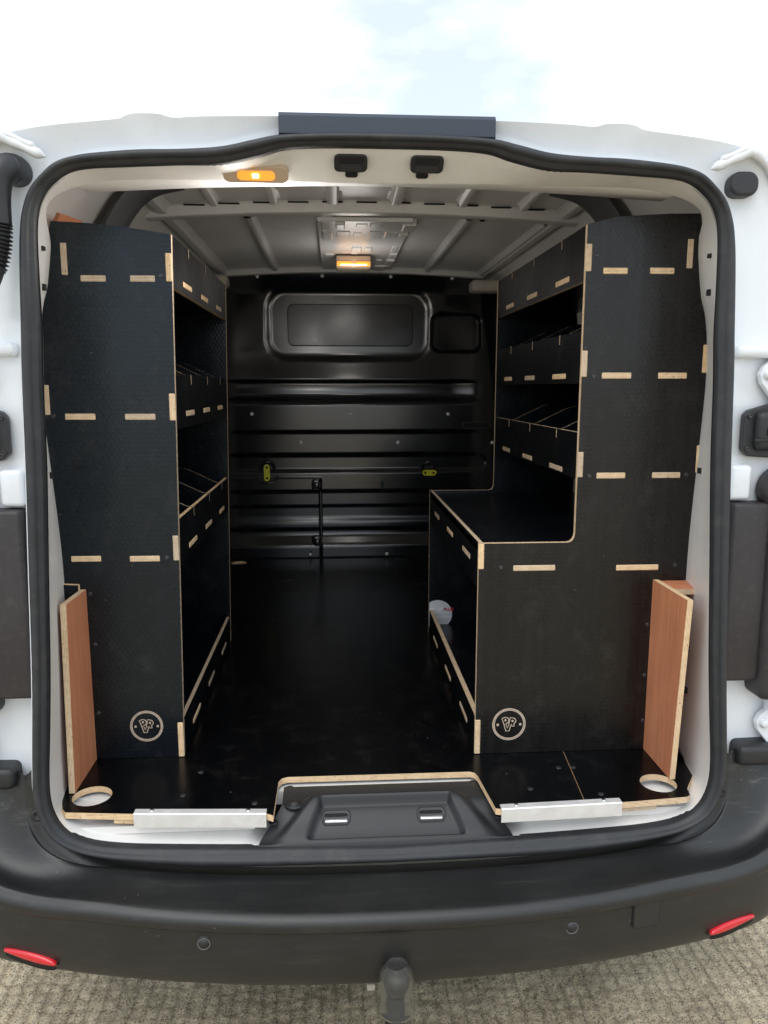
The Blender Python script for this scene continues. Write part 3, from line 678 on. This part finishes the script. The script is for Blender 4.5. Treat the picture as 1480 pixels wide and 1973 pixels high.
for s in (-1, 1):
    pts = []
    bm = bmesh.new(); rows = []
    n = 22
    def facey(x, idx):
        for c0, c1 in zip(cols[:-1], cols[1:]):
            if c0[idx].x <= x <= c1[idx].x: return c0[idx].y + (c1[idx].y - c0[idx].y) * (x - c0[idx].x) / (c1[idx].x - c0[idx].x)
        return cols[-1][idx].y
    for i in range(n + 1):
        t = i / n; x = .640 + .105 * t
        hh = .0105 * (math.sin(math.pi * (.03 + .94 * t ** .8)) ** .55)
        zc = -.252 + .013 * t
        y = facey(x, 17) + .004
        rows.append([(s * x, y + .008, zc - hh), (s * x, y - .003, zc - hh), (s * x, y - .0075, zc - hh * .3), (s * x, y - .0085, zc + hh * .6), (s * x, y - .005, zc + hh), (s * x, y + .008, zc + hh)])
    bm, V = loft(rows, False); bm.faces.new(V[0]); bm.faces.new(V[-1])
    rf = frombm('rear_reflector', bm, 'red', bumper, True)
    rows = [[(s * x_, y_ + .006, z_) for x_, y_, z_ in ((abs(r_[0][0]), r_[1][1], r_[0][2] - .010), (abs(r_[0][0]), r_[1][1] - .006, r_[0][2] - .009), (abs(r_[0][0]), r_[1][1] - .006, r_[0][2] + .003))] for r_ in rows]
    bm, V = loft(rows, False); frombm('reflector_painted_shadow', bm, 'dark', rf, True)  # dark strip painted in as the recess shadow below the reflector
    box('bumper_step', (s * .80 - .055, -.005, .035), (s * .80 + .055, .085, .080), 'plasticb', bumper, .012, 3, True)
    lathe('push_rivet', [(.013, -.002), (.012, .003), (.008, .004), (.006, .001), (0, .001)], (s * .690, -.036, .0), '-Y', 'plasticb', bumper, 16)
# tow bar under the bumper (the ball cover is a thing of its own below)
tow = lathe('tow_bar', [(.024, -.16), (.024, -.10), (.016, -.085), (.0145, -.02), (.0145, .025)], (.002, -.222, -.300), 'Z', 'under', van, 20)
box('tow_beam', (-.012, -.20, -.455), (.016, .15, -.41), 'under', tow, .01)
lathe('tow_ball', [(.013, -.022), (.02, -.010), (.0248, .003), (.024, .014), (.015, .023), (0, .025)], (.002, -.222, -.252), 'Z', 'balld', tow, 24)
box('plug_socket', (-.05, -.16, -.318), (-.034, -.13, -.304), 'cream', van, .002)

# pillar fittings
def mx(s, x): return s * x
for s in (-1, 1):
    tl = bpy.data.objects.new('x', None)
    a = (.694, .772) if s > 0 else (-.772, -.694)
    lamp = box('tail_lamp_trim', (a[0], -.004, .226), (a[1], .09, .600), 'trim', van, .008, 3, True)
    a2 = (.768, .835) if s > 0 else (-.835, -.768)
    box('tail_lamp_housing', (a2[0], -.022, .185), (a2[1], .09, .625), 'trim', lamp, .022, 4, True)
    a3 = (.812, .90) if s > 0 else (-.90, -.812)
    box('tail_lamp_lens', (a3[0], -.030, .20), (a3[1], .08, .62), 'red', lamp, .02, 4, True)
    lathe('hinge_boss', [(.047, -.01), (.046, .02), (.034, .034), (0, .037)], (s * .80, .02, .625), '-Y', 'trim', lamp, 28)
    # door check plate
    pts = [(.714, .706), (.728, .692), (.82, .686), (.82, .796), (.765, .796), (.722, .784), (.714, .774)]
    ck = panel('door_check_plate', [[(s * x, z) for x, z in pts]], 'Y', .020, .036, ['plasticb'], van); mod(ck, 'BEVEL', width=.003, segments=2)
    b3 = (.734, .82) if s > 0 else (-.82, -.734)
    box('check_housing', (b3[0], .002, .704), (b3[1], .03, .782), 'plasticb', ck, .013, 4, True)
    b4 = (.752, .80) if s > 0 else (-.80, -.752)
    box('check_slot', (b4[0], -.001, .734), (b4[1], .01, .750), 'dark', ck, .002)
    b5 = (.728, .80) if s > 0 else (-.80, -.728)
    box('check_bar', (b5[0], -.003, .724), (b5[1], .006, .728), 'plasticb', ck, .001)
    for x, z in ((.7245, .773), (.7245, .707), (.765, .765), (.765, .717)):
        lathe('torx_screw', [(.0055, -.003), (.0052, .002), (.003, .003), (.0022, .0005), (0, .0005)], (s * x, .019 if x < .75 else .001, z), '-Y', 'screw', ck, 14)
    # hinge plates, painted
    for zc, flip in ((.842, 1), (.112, -1)):
        dx = 0 if zc > .5 else .05
        pts = [(.739 + dx, .012), (.746 + dx, .028), (.760 + dx, .040), (.760 + dx, .062), (.84, .062), (.84, -.055), (.775 + dx, -.055), (.768 + dx, -.046), (.768 + dx, -.036), (.744 + dx, -.006)]
        hp = panel('hinge_plate', [[(s * x, zc + z) for x, z in pts]], 'Y', .018, .034, ['white'], van); mod(hp, 'BEVEL', width=.0025, segments=2)
        for x, z in ((.755 + dx, .012), (.772 + dx, .045)):
            lathe('hinge_bolt', [(.0115, -.001), (.0115, .003), (.0085, .0035), (.0085, .009), (.007, .0105), (0, .0105)], (s * x, .0185, zc + z), '-Y', 'white', hp, 6 if False else 18)
    # pressed steps in the pillar
    b6 = (.688, .80) if s > 0 else (-.80, -.688)
    box('pillar_step', (b6[0], .018, .886), (b6[1], .06, .912), 'white', van, .011, 4, True)
    b7 = (.690, .735) if s > 0 else (-.735, -.690)
    box('pillar_pad', (b7[0], .010, .604), (b7[1], .06, .676), 'white', van, .010, 4, True)
    # seam sealant beads at the top corner
    tube('sealant_bead', [(s * .606, .008, 1.232), (s * .640, .010, 1.246), (s * .668, .010, 1.258), (s * .690, .008, 1.268)], lambda t: (.0085 + .0012 * math.sin(t * 13) * math.sin(t * 5)) * (.15 + .85 * ss(0, .16, t) * ss(1, .84, t)), 'sealant', van, 12, n=60)
    tube('sealant_bead', [(s * .622, .008, 1.247), (s * .652, .010, 1.260), (s * .684, .008, 1.272)], lambda t: (.006 + .0008 * math.sin(t * 11)) * (.15 + .85 * ss(0, .16, t) * ss(1, .84, t)), 'sealant', van, 12, n=60)
    tube('sealant_bead', [(s * .676, .008, 1.268), (s * .700, .012, 1.256), (s * .728, .020, 1.236), (s * .748, .030, 1.210), (s * .752, .036, 1.17)], lambda t: (.0085 + .0010 * math.sin(t * 12)) * (.15 + .85 * ss(0, .16, t) * ss(1, .84, t)), 'sealant', van, 12, n=60)
# wiring elbow on the left, blanking plug on the right
el = tube('wiring_elbow', [(-.668, .055, 1.212), (-.668, .020, 1.213), (-.674, -.002, 1.206), (-.682, -.010, 1.185), (-.685, -.012, 1.15), (-.686, -.012, 1.112)], lambda t: .026 - .006 * ss(.3, .8, t), 'plasticb', van, 20)
tube('wiring_gaiter', [(-.686, -.012, 1.113), (-.688, -.013, 1.085), (-.694, -.014, 1.055), (-.706, -.016, 1.02), (-.735, -.02, .96)], lambda t: (.0185 + .0032 * math.sin(t * 115) * ss(.66, .58, t)) if t < .66 else .0165, 'plasticb', el, 18, n=170)
pp = panel('blanking_plug', [rrect(.650, .706, 1.187, 1.232, .020)], 'Y', .014, .05, ['plasticb'], van); mod(pp, 'BEVEL', width=.006, segments=3)

# ------------------------------------------------------------------ plywood floor
fl = thing('plywood_floor', 'black plywood load floor with cut-out front edge and pale ply rim', 'floor board', (0, 1, 0))
front = [(-.650, -.016), (-.640, -.030), (-.505, -.044), (-.242, -.060), (-.229, -.068), (-.228, .062), (-.222, .076), (-.21, .082), (.186, .080), (.196, .074), (.2, .06), (.212, -.070), (.225, -.074), (.3955, -.068), (.4165, .155), (.4165, .20), (.79, .20), (.79, 2.21), (-.79, 2.21), (-.79, .20), (-.684, .19), (-.678, .06)]
panel('board', [front, circle(-.606, .030, .039), circle(-.561, 2.15, .036)], 'Z', -.013, 0, ['floor', 'plyZ'], fl)
def trim(parent, x0, x1, y0, y1, tilt):
    bm = bmesh.new(); rows = []
    for x, y in ((x0, y0), (x1, y1)):
        rows.append([(x, y + .012, .001), (x, y + .012, .0035), (x, y - .0035, .0035), (x, y - .0055, .0015), (x, y - .0055, -.026), (x, y - .0032, -.026), (x, y - .0032, .0002)])
    bm, V = loft(rows); bm.faces.new(V[0]); bm.faces.new(V[1])
    t_ = frombm('edge_trim', bm, 'alu', parent)
    for f_ in (.13, .86):
        x = x0 + (x1 - x0) * f_; y = y0 + (y1 - y0) * f_
        lathe('screw', [(.0045, 0), (.004, .002), (.0018, .0025), (0, .0015)], (x, y + .0055, .0035), 'Z', 'steel', t_, 12)
trim(fl, -.503, -.243, -.044, -.060, 0)
panel('packing_strip', [[(-.545, -.036), (-.50, -.040), (-.50, .05), (-.545, .05)]], 'Z', -.0235, -.0135, ['plyZ', 'plyZ'], fl)
for x, y in ((-.40, .115), (-.27, -.02), (.30, .0), (.385, .085), (-.42, .02)):
    lathe('screw', [(.0065, -.001), (.006, .0006), (.002, .0002), (0, -.0004)], (x, y, .0006), 'Z', 'screw', fl, 12)
fr_ = thing('plywood_floor_corner', 'separate black plywood corner board at the right, with round hand hole', 'floor board', (.55, .07, 0))
panel('board', [[(.3972, -.0675), (.50, -.062), (.612, -.052), (.622, -.046), (.628, -.02), (.676, .05), (.684, .186), (.684, .196), (.4184, .196), (.4182, .155)], circle(.577, .006, .0375)], 'Z', -.013, 0, ['floor', 'plyZ'], fr_)
trim(fl, .222, .470, -.0735, -.0645, 0)
panel('packing_strip', [[(.47, -.060), (.548, -.054), (.548, .03), (.47, .03)]], 'Z', -.0235, -.0135, ['plyZ', 'plyZ'], fr_)
for x, y in ((.418, .085), (.44, -.03)):
    lathe('screw', [(.0065, -.001), (.006, .0006), (.002, .0002), (0, -.0004)], (x, y, .0006), 'Z', 'screw', fr_, 12)

# ------------------------------------------------------------------ racks
TH = .012
def logo(parent, cx, cz_, yf, r=.034):
    """ring, two dots and interlocked P V R outline letters, routed through the film"""
    k = r / 436.0                                        # traced at 436 units per radius
    def T(x, y): return (cx + (x - 770) * k, cz_ - (y - 795) * k)
    y0, y1 = yf - .0006, yf + .002
    lg = panel('logo_ring', [circle(cx, cz_, r, 56), circle(cx, cz_, r * .855, 56)], 'Y', y0, y1, ['engrave'], parent)
    panel('logo_groove', [circle(cx, cz_, r * .94, 56), circle(cx, cz_, r * .925, 56)], 'Y', y0 - .0002, y1, ['dark'], lg)
    for x in (478, 1066): panel('logo_dot', [[T(*p) for p in circle(x, 803, 33, 16)]], 'Y', y0, y1, ['engrave'], lg)
    Pout = [(575, 640), (690, 605), (745, 625), (772, 690), (760, 740), (735, 770), (705, 790), (760, 860), (735, 910), (640, 840)]
    # outline strokes as closed ribbons
    def ribbon(pts, w, closed=True):
        bm = bmesh.new(); n = len(pts); rows = []
        P_ = [Vector((T(*p)[0], 0, T(*p)[1])) for p in pts]
        for i in range(n):
            a = P_[(i - 1) % n] if closed or i > 0 else P_[i]; b_ = P_[(i + 1) % n] if closed or i < n - 1 else P_[i]
            t = (b_ - a).normalized(); nn = Vector((-t.z, 0, t.x)) * w * k
            rows.append([P_[i] + nn + Vector((0, y0, 0)), P_[i] - nn + Vector((0, y0, 0)), P_[i] - nn + Vector((0, y1, 0)), P_[i] + nn + Vector((0, y1, 0))])
        if closed: rows.append(rows[0])
        bm, V = loft(rows); bmesh.ops.remove_doubles(bm, verts=bm.verts[:], dist=1e-7); frombm('logo_stroke', bm, 'engrave', lg)
    W_ = 11
    ribbon([(582, 632), (640, 614), (690, 606), (735, 620), (762, 660), (765, 712), (745, 752), (700, 772), (690, 800), (640, 800), (612, 715)], W_)
    ribbon([(800, 612), (870, 622), (925, 648), (950, 695), (940, 745), (905, 770), (900, 790), (912, 850), (850, 850), (830, 790), (818, 830), (758, 826), (780, 720)], W_)
    ribbon([(640, 810), (690, 800), (735, 900), (762, 826), (822, 832), (775, 980), (695, 980)], W_)
    for x, y, rr_ in ((676, 684, 30), (862, 706, 30)):
        panel('logo_dot', [[T(*p) for p in circle(x, y, rr_, 16)]], 'Y', y0, y1, ['engrave'], lg)
def tenons(src_name, items, axis, parent, mat):
    """items: world boxes; alike sizes share mesh data"""
    cache = {}
    for lo, hi in items:
        key = tuple(round(hi[i] - lo[i], 4) for i in range(3)); c = [(lo[i] + hi[i]) / 2 for i in range(3)]
        if key in cache: clone(cache[key], c, parent)
        else: cache[key] = box('tenon', lo, hi, mat, parent, .0012, 1)
def divider(parent, s, xf, xb, y, zs, zt):
    """thin divider: hook over the tray front, rising then level top edge; s = +1 when the back lies at +X"""
    d = abs(xb - xf); X = lambda t: xf + s * t
    pts = [(X(-.0015), zt + .001), (X(-.0015), zt - .021), (X(.0095), zt - .021), (X(.0095), zs), (X(d), zs), (X(d), zt + .046), (X(.12), zt + .046), (X(.10), zt + .042), (X(.02), zt + .004), (X(.012), zt + .001)]
    return panel('divider', [pts], 'Y', y - .0025, y + .0025, ['filmY', 'plyY'], parent)

# right rack -------------------------------------------------------
rr = thing('van_rack', 'black plywood rack with a low bench, along the right side of the van', 'van rack', (.45, .6, 0), 'plywood racks along the van sides')
YF, YE = .160, 1.045
def Rprof(lean=0):
    q = [(.212, .001), (.692, .001), (.690, .30), (.694, .50), (.703, .68), (.713, .80), (.714, .90), (.705, .965), (.690, 1.0), (.684, 1.06), (.676, 1.12), (.664, 1.186), (.60, 1.185), (.49, 1.178), (.425, 1.162), (.425, .512)]
    q += [(.425 - .016 * (1 - math.cos(R(a))), .512 - .016 * math.sin(R(a)) - .0045 * math.sin(R(a))) for a in (22.5, 45, 67.5, 90)]
    return q + [(.30, .4915), (.212, .4915)]
ep = panel('end_panel', [Rprof()], 'Y', YF, YF + TH, ['filmR', 'plyY'], rr)
far = panel('far_panel', [Rprof()], 'Y', YE - TH, YE, ['filmY', 'plyY'], rr)
P0 = YF - .0016
hz = [((x0, P0, z0), (x1, YF + .004, z0 + .0125)) for x0, x1, z0 in ((.462, .514, 1.063), (.562, .614, 1.064), (.469, .533, .8475), (.592, .655, .8475), (.467, .531, .633), (.591, .654, .633), (.289, .383, .429), (.521, .617, .4265))]
tenons('tenon', hz, 'Z', ep, 'plyZ')
vt = [((x0, P0, z0), (x0 + .0125, YF + .004, z0 + h)) for x0, z0, h in ((.4238, 1.068, .055), (.4238, .851, .055), (.4238, .636, .055), (.2108, .4345, .057), (.2108, .001, .082), (.640, 1.076, .059), (.688, .860, .059), (.688, .644, .060))]
tenons('tenon', vt, 'X', ep, 'plyX')
for x, z in ((.448, 1.10), (.645, .852), (.668, .64), (.655, .437), (.262, .437), (.452, .852), (.452, .638), (.60, .30), (.60, .18), (.602, .07)):
    lathe('screw', [(.005, -.001), (.0045, .0012), (.0015, .0013), (0, .0003)], (x, YF, z), '-Y', 'screw', ep, 12)
logo(ep, .289, .0705, YF, .0385)
XT = .4275; YI, YO = YF + TH, YE - TH
def Rface(name, x, z0, z1, ti, dvs=(), zt=None, mat='filmX'):
    p = panel(name, [[(YI, z0), (YO, z0), (YO, z1), (YI, z1)]], 'X', x, x + .009, [mat, 'plyX'], rr)
    if ti is not None:
        tenons('tenon', [((x - .0014, y - w / 2, ti), (x + .003, y + w / 2, ti + .012)) for y, w in ((.335, .105), (.61, .10), (.87, .095))], 'Z', p, 'plyZ')
    return p
Rface('header_board', XT, 1.050, 1.163, 1.063)
Rface('tray_front', XT, .838, .948, .848)
Rface('tray_front', XT, .630, .732, .634)
for z, zt in ((.848, .948), (.634, .732)):
    panel('shelf', [[(XT + .009, YI), (.71, YI), (.71, YO), (XT + .009, YO)]], 'Z', z, z + .012, ['filmZ', 'plyZ'], rr)
    for y in (.335, .585, .835): divider(rr, 1, XT, .705, y, z + .012, zt)
panel('top_shelf', [[(XT + .009, YI), (.68, YI), (.68, YO), (XT + .009, YO)]], 'Z', 1.063, 1.075, ['filmZ', 'plyZ'], rr)
for y in (.345, .595, .845):
    panel('divider', [[(XT - .0015, 1.164), (XT - .0015, 1.143), (XT + .010, 1.143), (XT + .010, 1.076), (.66, 1.076), (.66, 1.164)]], 'Y', y - .0025, y + .0025, ['filmY', 'plyY'], rr)
panel('bench_top', [[(.2145, YI), (.71, YI), (.71, YO), (.2145, YO)]], 'Z', .470, .482, ['filmZ', 'plyZ'], rr)
bf = panel('bench_rail', [[(YI, .385), (YO, .385), (YO, .4905), (YI, .4905)]], 'X', .2145, .2235, ['filmX', 'plyX'], rr)
tenons('tenon', [((.2131, y - w / 2, .429), (.217, y + w / 2, .441)) for y, w in ((.335, .105), (.60, .10), (.87, .095))], 'Z', bf, 'plyZ')
sk = panel('skirting', [[(YI, .002), (YO, .002), (YO, .083), (YI, .083)]], 'X', .2145, .2265, ['filmX', 'plyX'], rr)
tenons('tenon', [((.2131, y - w / 2, .020), (.217, y + w / 2, .032)) for y, w in ((.335, .105), (.60, .10), (.87, .095))], 'Z', sk, 'plyZ')
panel('bench_shelf', [[(.2265, YI), (.70, YI), (.70, YO), (.2265, YO)]], 'Z', .020, .032, ['filmZ', 'plyZ'], rr)
panel('back_panel', [[(YI, .03), (YO, .03), (YO, 1.15), (YI, 1.15)]], 'X', .712, .718, ['filmX', 'plyX'], rr)
# round sticker on the inside of the far panel, seen over the skirting
yk = YE - TH
st = panel('round_sticker', [[(max(.2135, x_), z_) for x_, z_ in circle(.2415, .067, .0505, 44)]], 'Y', yk - .0012, yk - .0002, ['sticker'], rr)
def text(s, x, z, size, y, mat, parent, align='LEFT'):
    cu = bpy.data.curves.new('lettering', 'FONT'); cu.body = s; cu.size = size; cu.align_x = align; cu.extrude = .0002; cu.offset = .0006
    t = bpy.data.objects.new('tmp', cu); col.objects.link(t)
    me_ = bpy.data.meshes.new_from_object(t.evaluated_get(bpy.context.evaluated_depsgraph_get())); bpy.data.objects.remove(t)
    for v in me_.vertices: v.co = Vector((x + v.co.x, y - v.co.z, z + v.co.y))
    me_.materials.clear(); return add('lettering', me_, mat, parent)

# left rack --------------------------------------------------------
lr = thing('van_rack', 'tall black plywood rack on the left side of the van, three open shelves', 'van rack', (-.57, .6, 0), 'plywood racks along the van sides')
LF, LE = .190, 1.0
SH = lambda x, z: x + .0205 * z / 1.15                   # the rack leans in slightly
def Lprof():
    q = [(-.450, .001), (-.450 + .0004, .02)]
    q = [(SH(-.450, z), z) for z in (.001, .3, .6, .9, 1.137)]
    return q + [(-.52, 1.150), (-.60, 1.157), (-.668, 1.160), (-.680, 1.10), (-.688, 1.02), (-.700, .985), (-.710, .93), (-.712, .85), (-.706, .70), (-.696, .5), (-.692, .3), (-.690, .001)]
lp = panel('end_panel', [Lprof()], 'Y', LF, LF + TH, ['filmY', 'plyY'], lr)
lfar = panel('far_panel', [Lprof()], 'Y', LE - TH, LE, ['filmY', 'plyY'], lr)
P0 = LF - .0016
tenons('tenon', [((x0, P0, z0), (x1, LF + .004, z0 + .0125)) for x0, x1, z0 in ((-.615, -.565, 1.0425), (-.516, -.466, 1.043), (-.664, -.602, .762), (-.541, -.478, .7615), (-.671, -.608, .457), (-.547, -.483, .4555))], 'Z', lp, 'plyZ')
tenons('tenon', [((x0, P0, z0), (x0 + .0122, LF + .004, z0 + h)) for x0, z0, h in ((SH(-.4622, 1.07), 1.044, .056), (SH(-.4622, .79), .760, .056), (SH(-.4622, .48), .457, .055), (SH(-.4622, .04), .001, .082), (-.652, 1.055, .063), (-.706, .772, .062))], 'X', lp, 'plyX')
for x, z in ((-.455, 1.055), (-.688, .77), (-.692, .463), (-.468, .463), (-.636, .385), (-.632, .27), (-.634, .11)):
    lathe('screw', [(.005, -.001), (.0045, .0012), (.0015, .0013), (0, .0003)], (x, LF, z), '-Y', 'screw', lp, 12)
logo(lp, -.530, .0765, LF, .0365)
LI, LO = LF + TH, LE - TH
def Lface(name, z0, z1, ti):
    x = SH(-.4505, (z0 + z1) / 2)
    p = panel(name, [[(LI, z0), (LO, z0), (LO, z1), (LI, z1)]], 'X', x - .010, x - .001, ['filmX', 'plyX'], lr)
    if ti is not None:
        tenons('tenon', [((x - .004, y - w / 2, ti), (x + .0004, y + w / 2, ti + .012)) for y, w in ((.365, .10), (.60, .095), (.845, .09))], 'Z', p, 'plyZ')
    return x - .001
Lface('header_board', 1.034, 1.140, 1.048)
x1_ = Lface('tray_front', .740, .857, .764); x2_ = Lface('tray_front', .440, .545, .458); Lface('skirting', .002, .086, .022)
for z, zt, xf in ((.764, .857, x1_), (.458, .545, x2_)):
    panel('shelf', [[(xf - .010, LI), (-.705, LI), (-.705, LO), (xf - .010, LO)]], 'Z', z, z + .012, ['filmZ', 'plyZ'], lr)
    for y in (.385, .62, .855): divider(lr, -1, xf, -.70, y, z + .012, zt)
panel('top_shelf', [[(-.445, LI), (-.68, LI), (-.68, LO), (-.445, LO)]], 'Z', 1.048, 1.060, ['filmZ', 'plyZ'], lr)
for y in (.385, .62, .855):
    x = SH(-.4505, 1.1)
    panel('divider', [[(x + .0005, 1.141), (x + .0005, 1.120), (x - .011, 1.120), (x - .011, 1.061), (-.66, 1.061), (-.66, 1.141)]], 'Y', y - .0025, y + .0025, ['filmY', 'plyY'], lr)
panel('base_shelf', [[(-.46, LI), (-.69, LI), (-.69, LO), (-.46, LO)]], 'Z', .020, .032, ['filmZ', 'plyZ'], lr)
panel('back_panel', [[(LI, .03), (LO, .03), (LO, 1.15), (LI, 1.15)]], 'X', -.716, -.710, ['filmX', 'plyX'], lr)
bm, V = loft([[(-.716, y, 1.0), (-.690, y, 1.12), (-.655, y, zt), (-.662, y, zt + .004), (-.698, y, 1.12), (-.724, y, 1.0)] for y, zt in ((.215, 1.178), (.35, 1.192), (.50, 1.182), (.62, 1.15))])
bm.faces.new(V[0]); bm.faces.new(V[-1]); frombm('bare_lining', bm, 'redwood', lr)

# sticker print
text('OFORM', .2145, .0795, .0155, yk - .0014, 'ink', st)
text('PLUS', .2630, .0795, .0150, yk - .0014, 'inkr', st)
for z, x1s, h in ((.072, .287, .0022), (.0585, .289, .0012), (.0555, .289, .0018), (.034, .272, .0012)):
    panel('printed_line', [[(.214, z), (x1s, z), (x1s, z + h), (.214, z + h)]], 'Y', yk - .0016, yk - .001, ['ink'], st)

# ------------------------------------------------------------------ plywood boxings beside the racks
bl = thing('plywood_boxing', 'upright red-brown plywood boxing against the left rack, pale cut edges', 'plywood box', (-.66, .11, 0), 'plywood boxings in the rear corners')
panel('side_board', [[(.040, .0015), (.1885, .0015), (.1885, .396), (.062, .398)]], 'X', -.6555, -.6435, ['redwood', 'plyX'], bl)
panel('back_board', [[(-.690, .0015), (-.656, .0015), (-.656, .408), (-.690, .410)]], 'Y', .176, .188, ['filmY', 'plyY'], bl)
br = thing('plywood_boxing', 'upright red-brown plywood boxing against the right rack, capped with a small board', 'plywood box', (.63, .08, 0), 'plywood boxings in the rear corners')
panel('side_board', [[(.017, .0015), (.1585, .0015), (.1585, .405), (-.012, .405)]], 'X', .606, .618, ['redwood', 'plyX'], br)
panel('top_board', [[(.6185, .085), (.682, .085), (.682, .1585), (.6185, .1585)]], 'Z', .390, .402, ['redwood', 'plyZ'], br)

# ------------------------------------------------------------------ tow ball cover
cp = thing('tow_ball_cover', 'smoky clear plastic cover cap over the tow ball below the bumper', 'tow ball cover', (.001, -.222, -.30))
o = lathe('cap', [(.0335, -.062), (.0340, -.057), (.0320, -.054), (.0318, -.040), (.0315, .0), (.0295, .016), (.0195, .033), (.0180, .034), (.0165, .031), (0, .031)], (.002, -.222, -.243), 'Z', 'cap', cp, 40)
mod(o, 'SOLIDIFY', thickness=.0016, offset=-1)

S.render.engine = 'CYCLES'
S.cycles.max_bounces = 10; S.cycles.diffuse_bounces = 5; S.cycles.glossy_bounces = 4
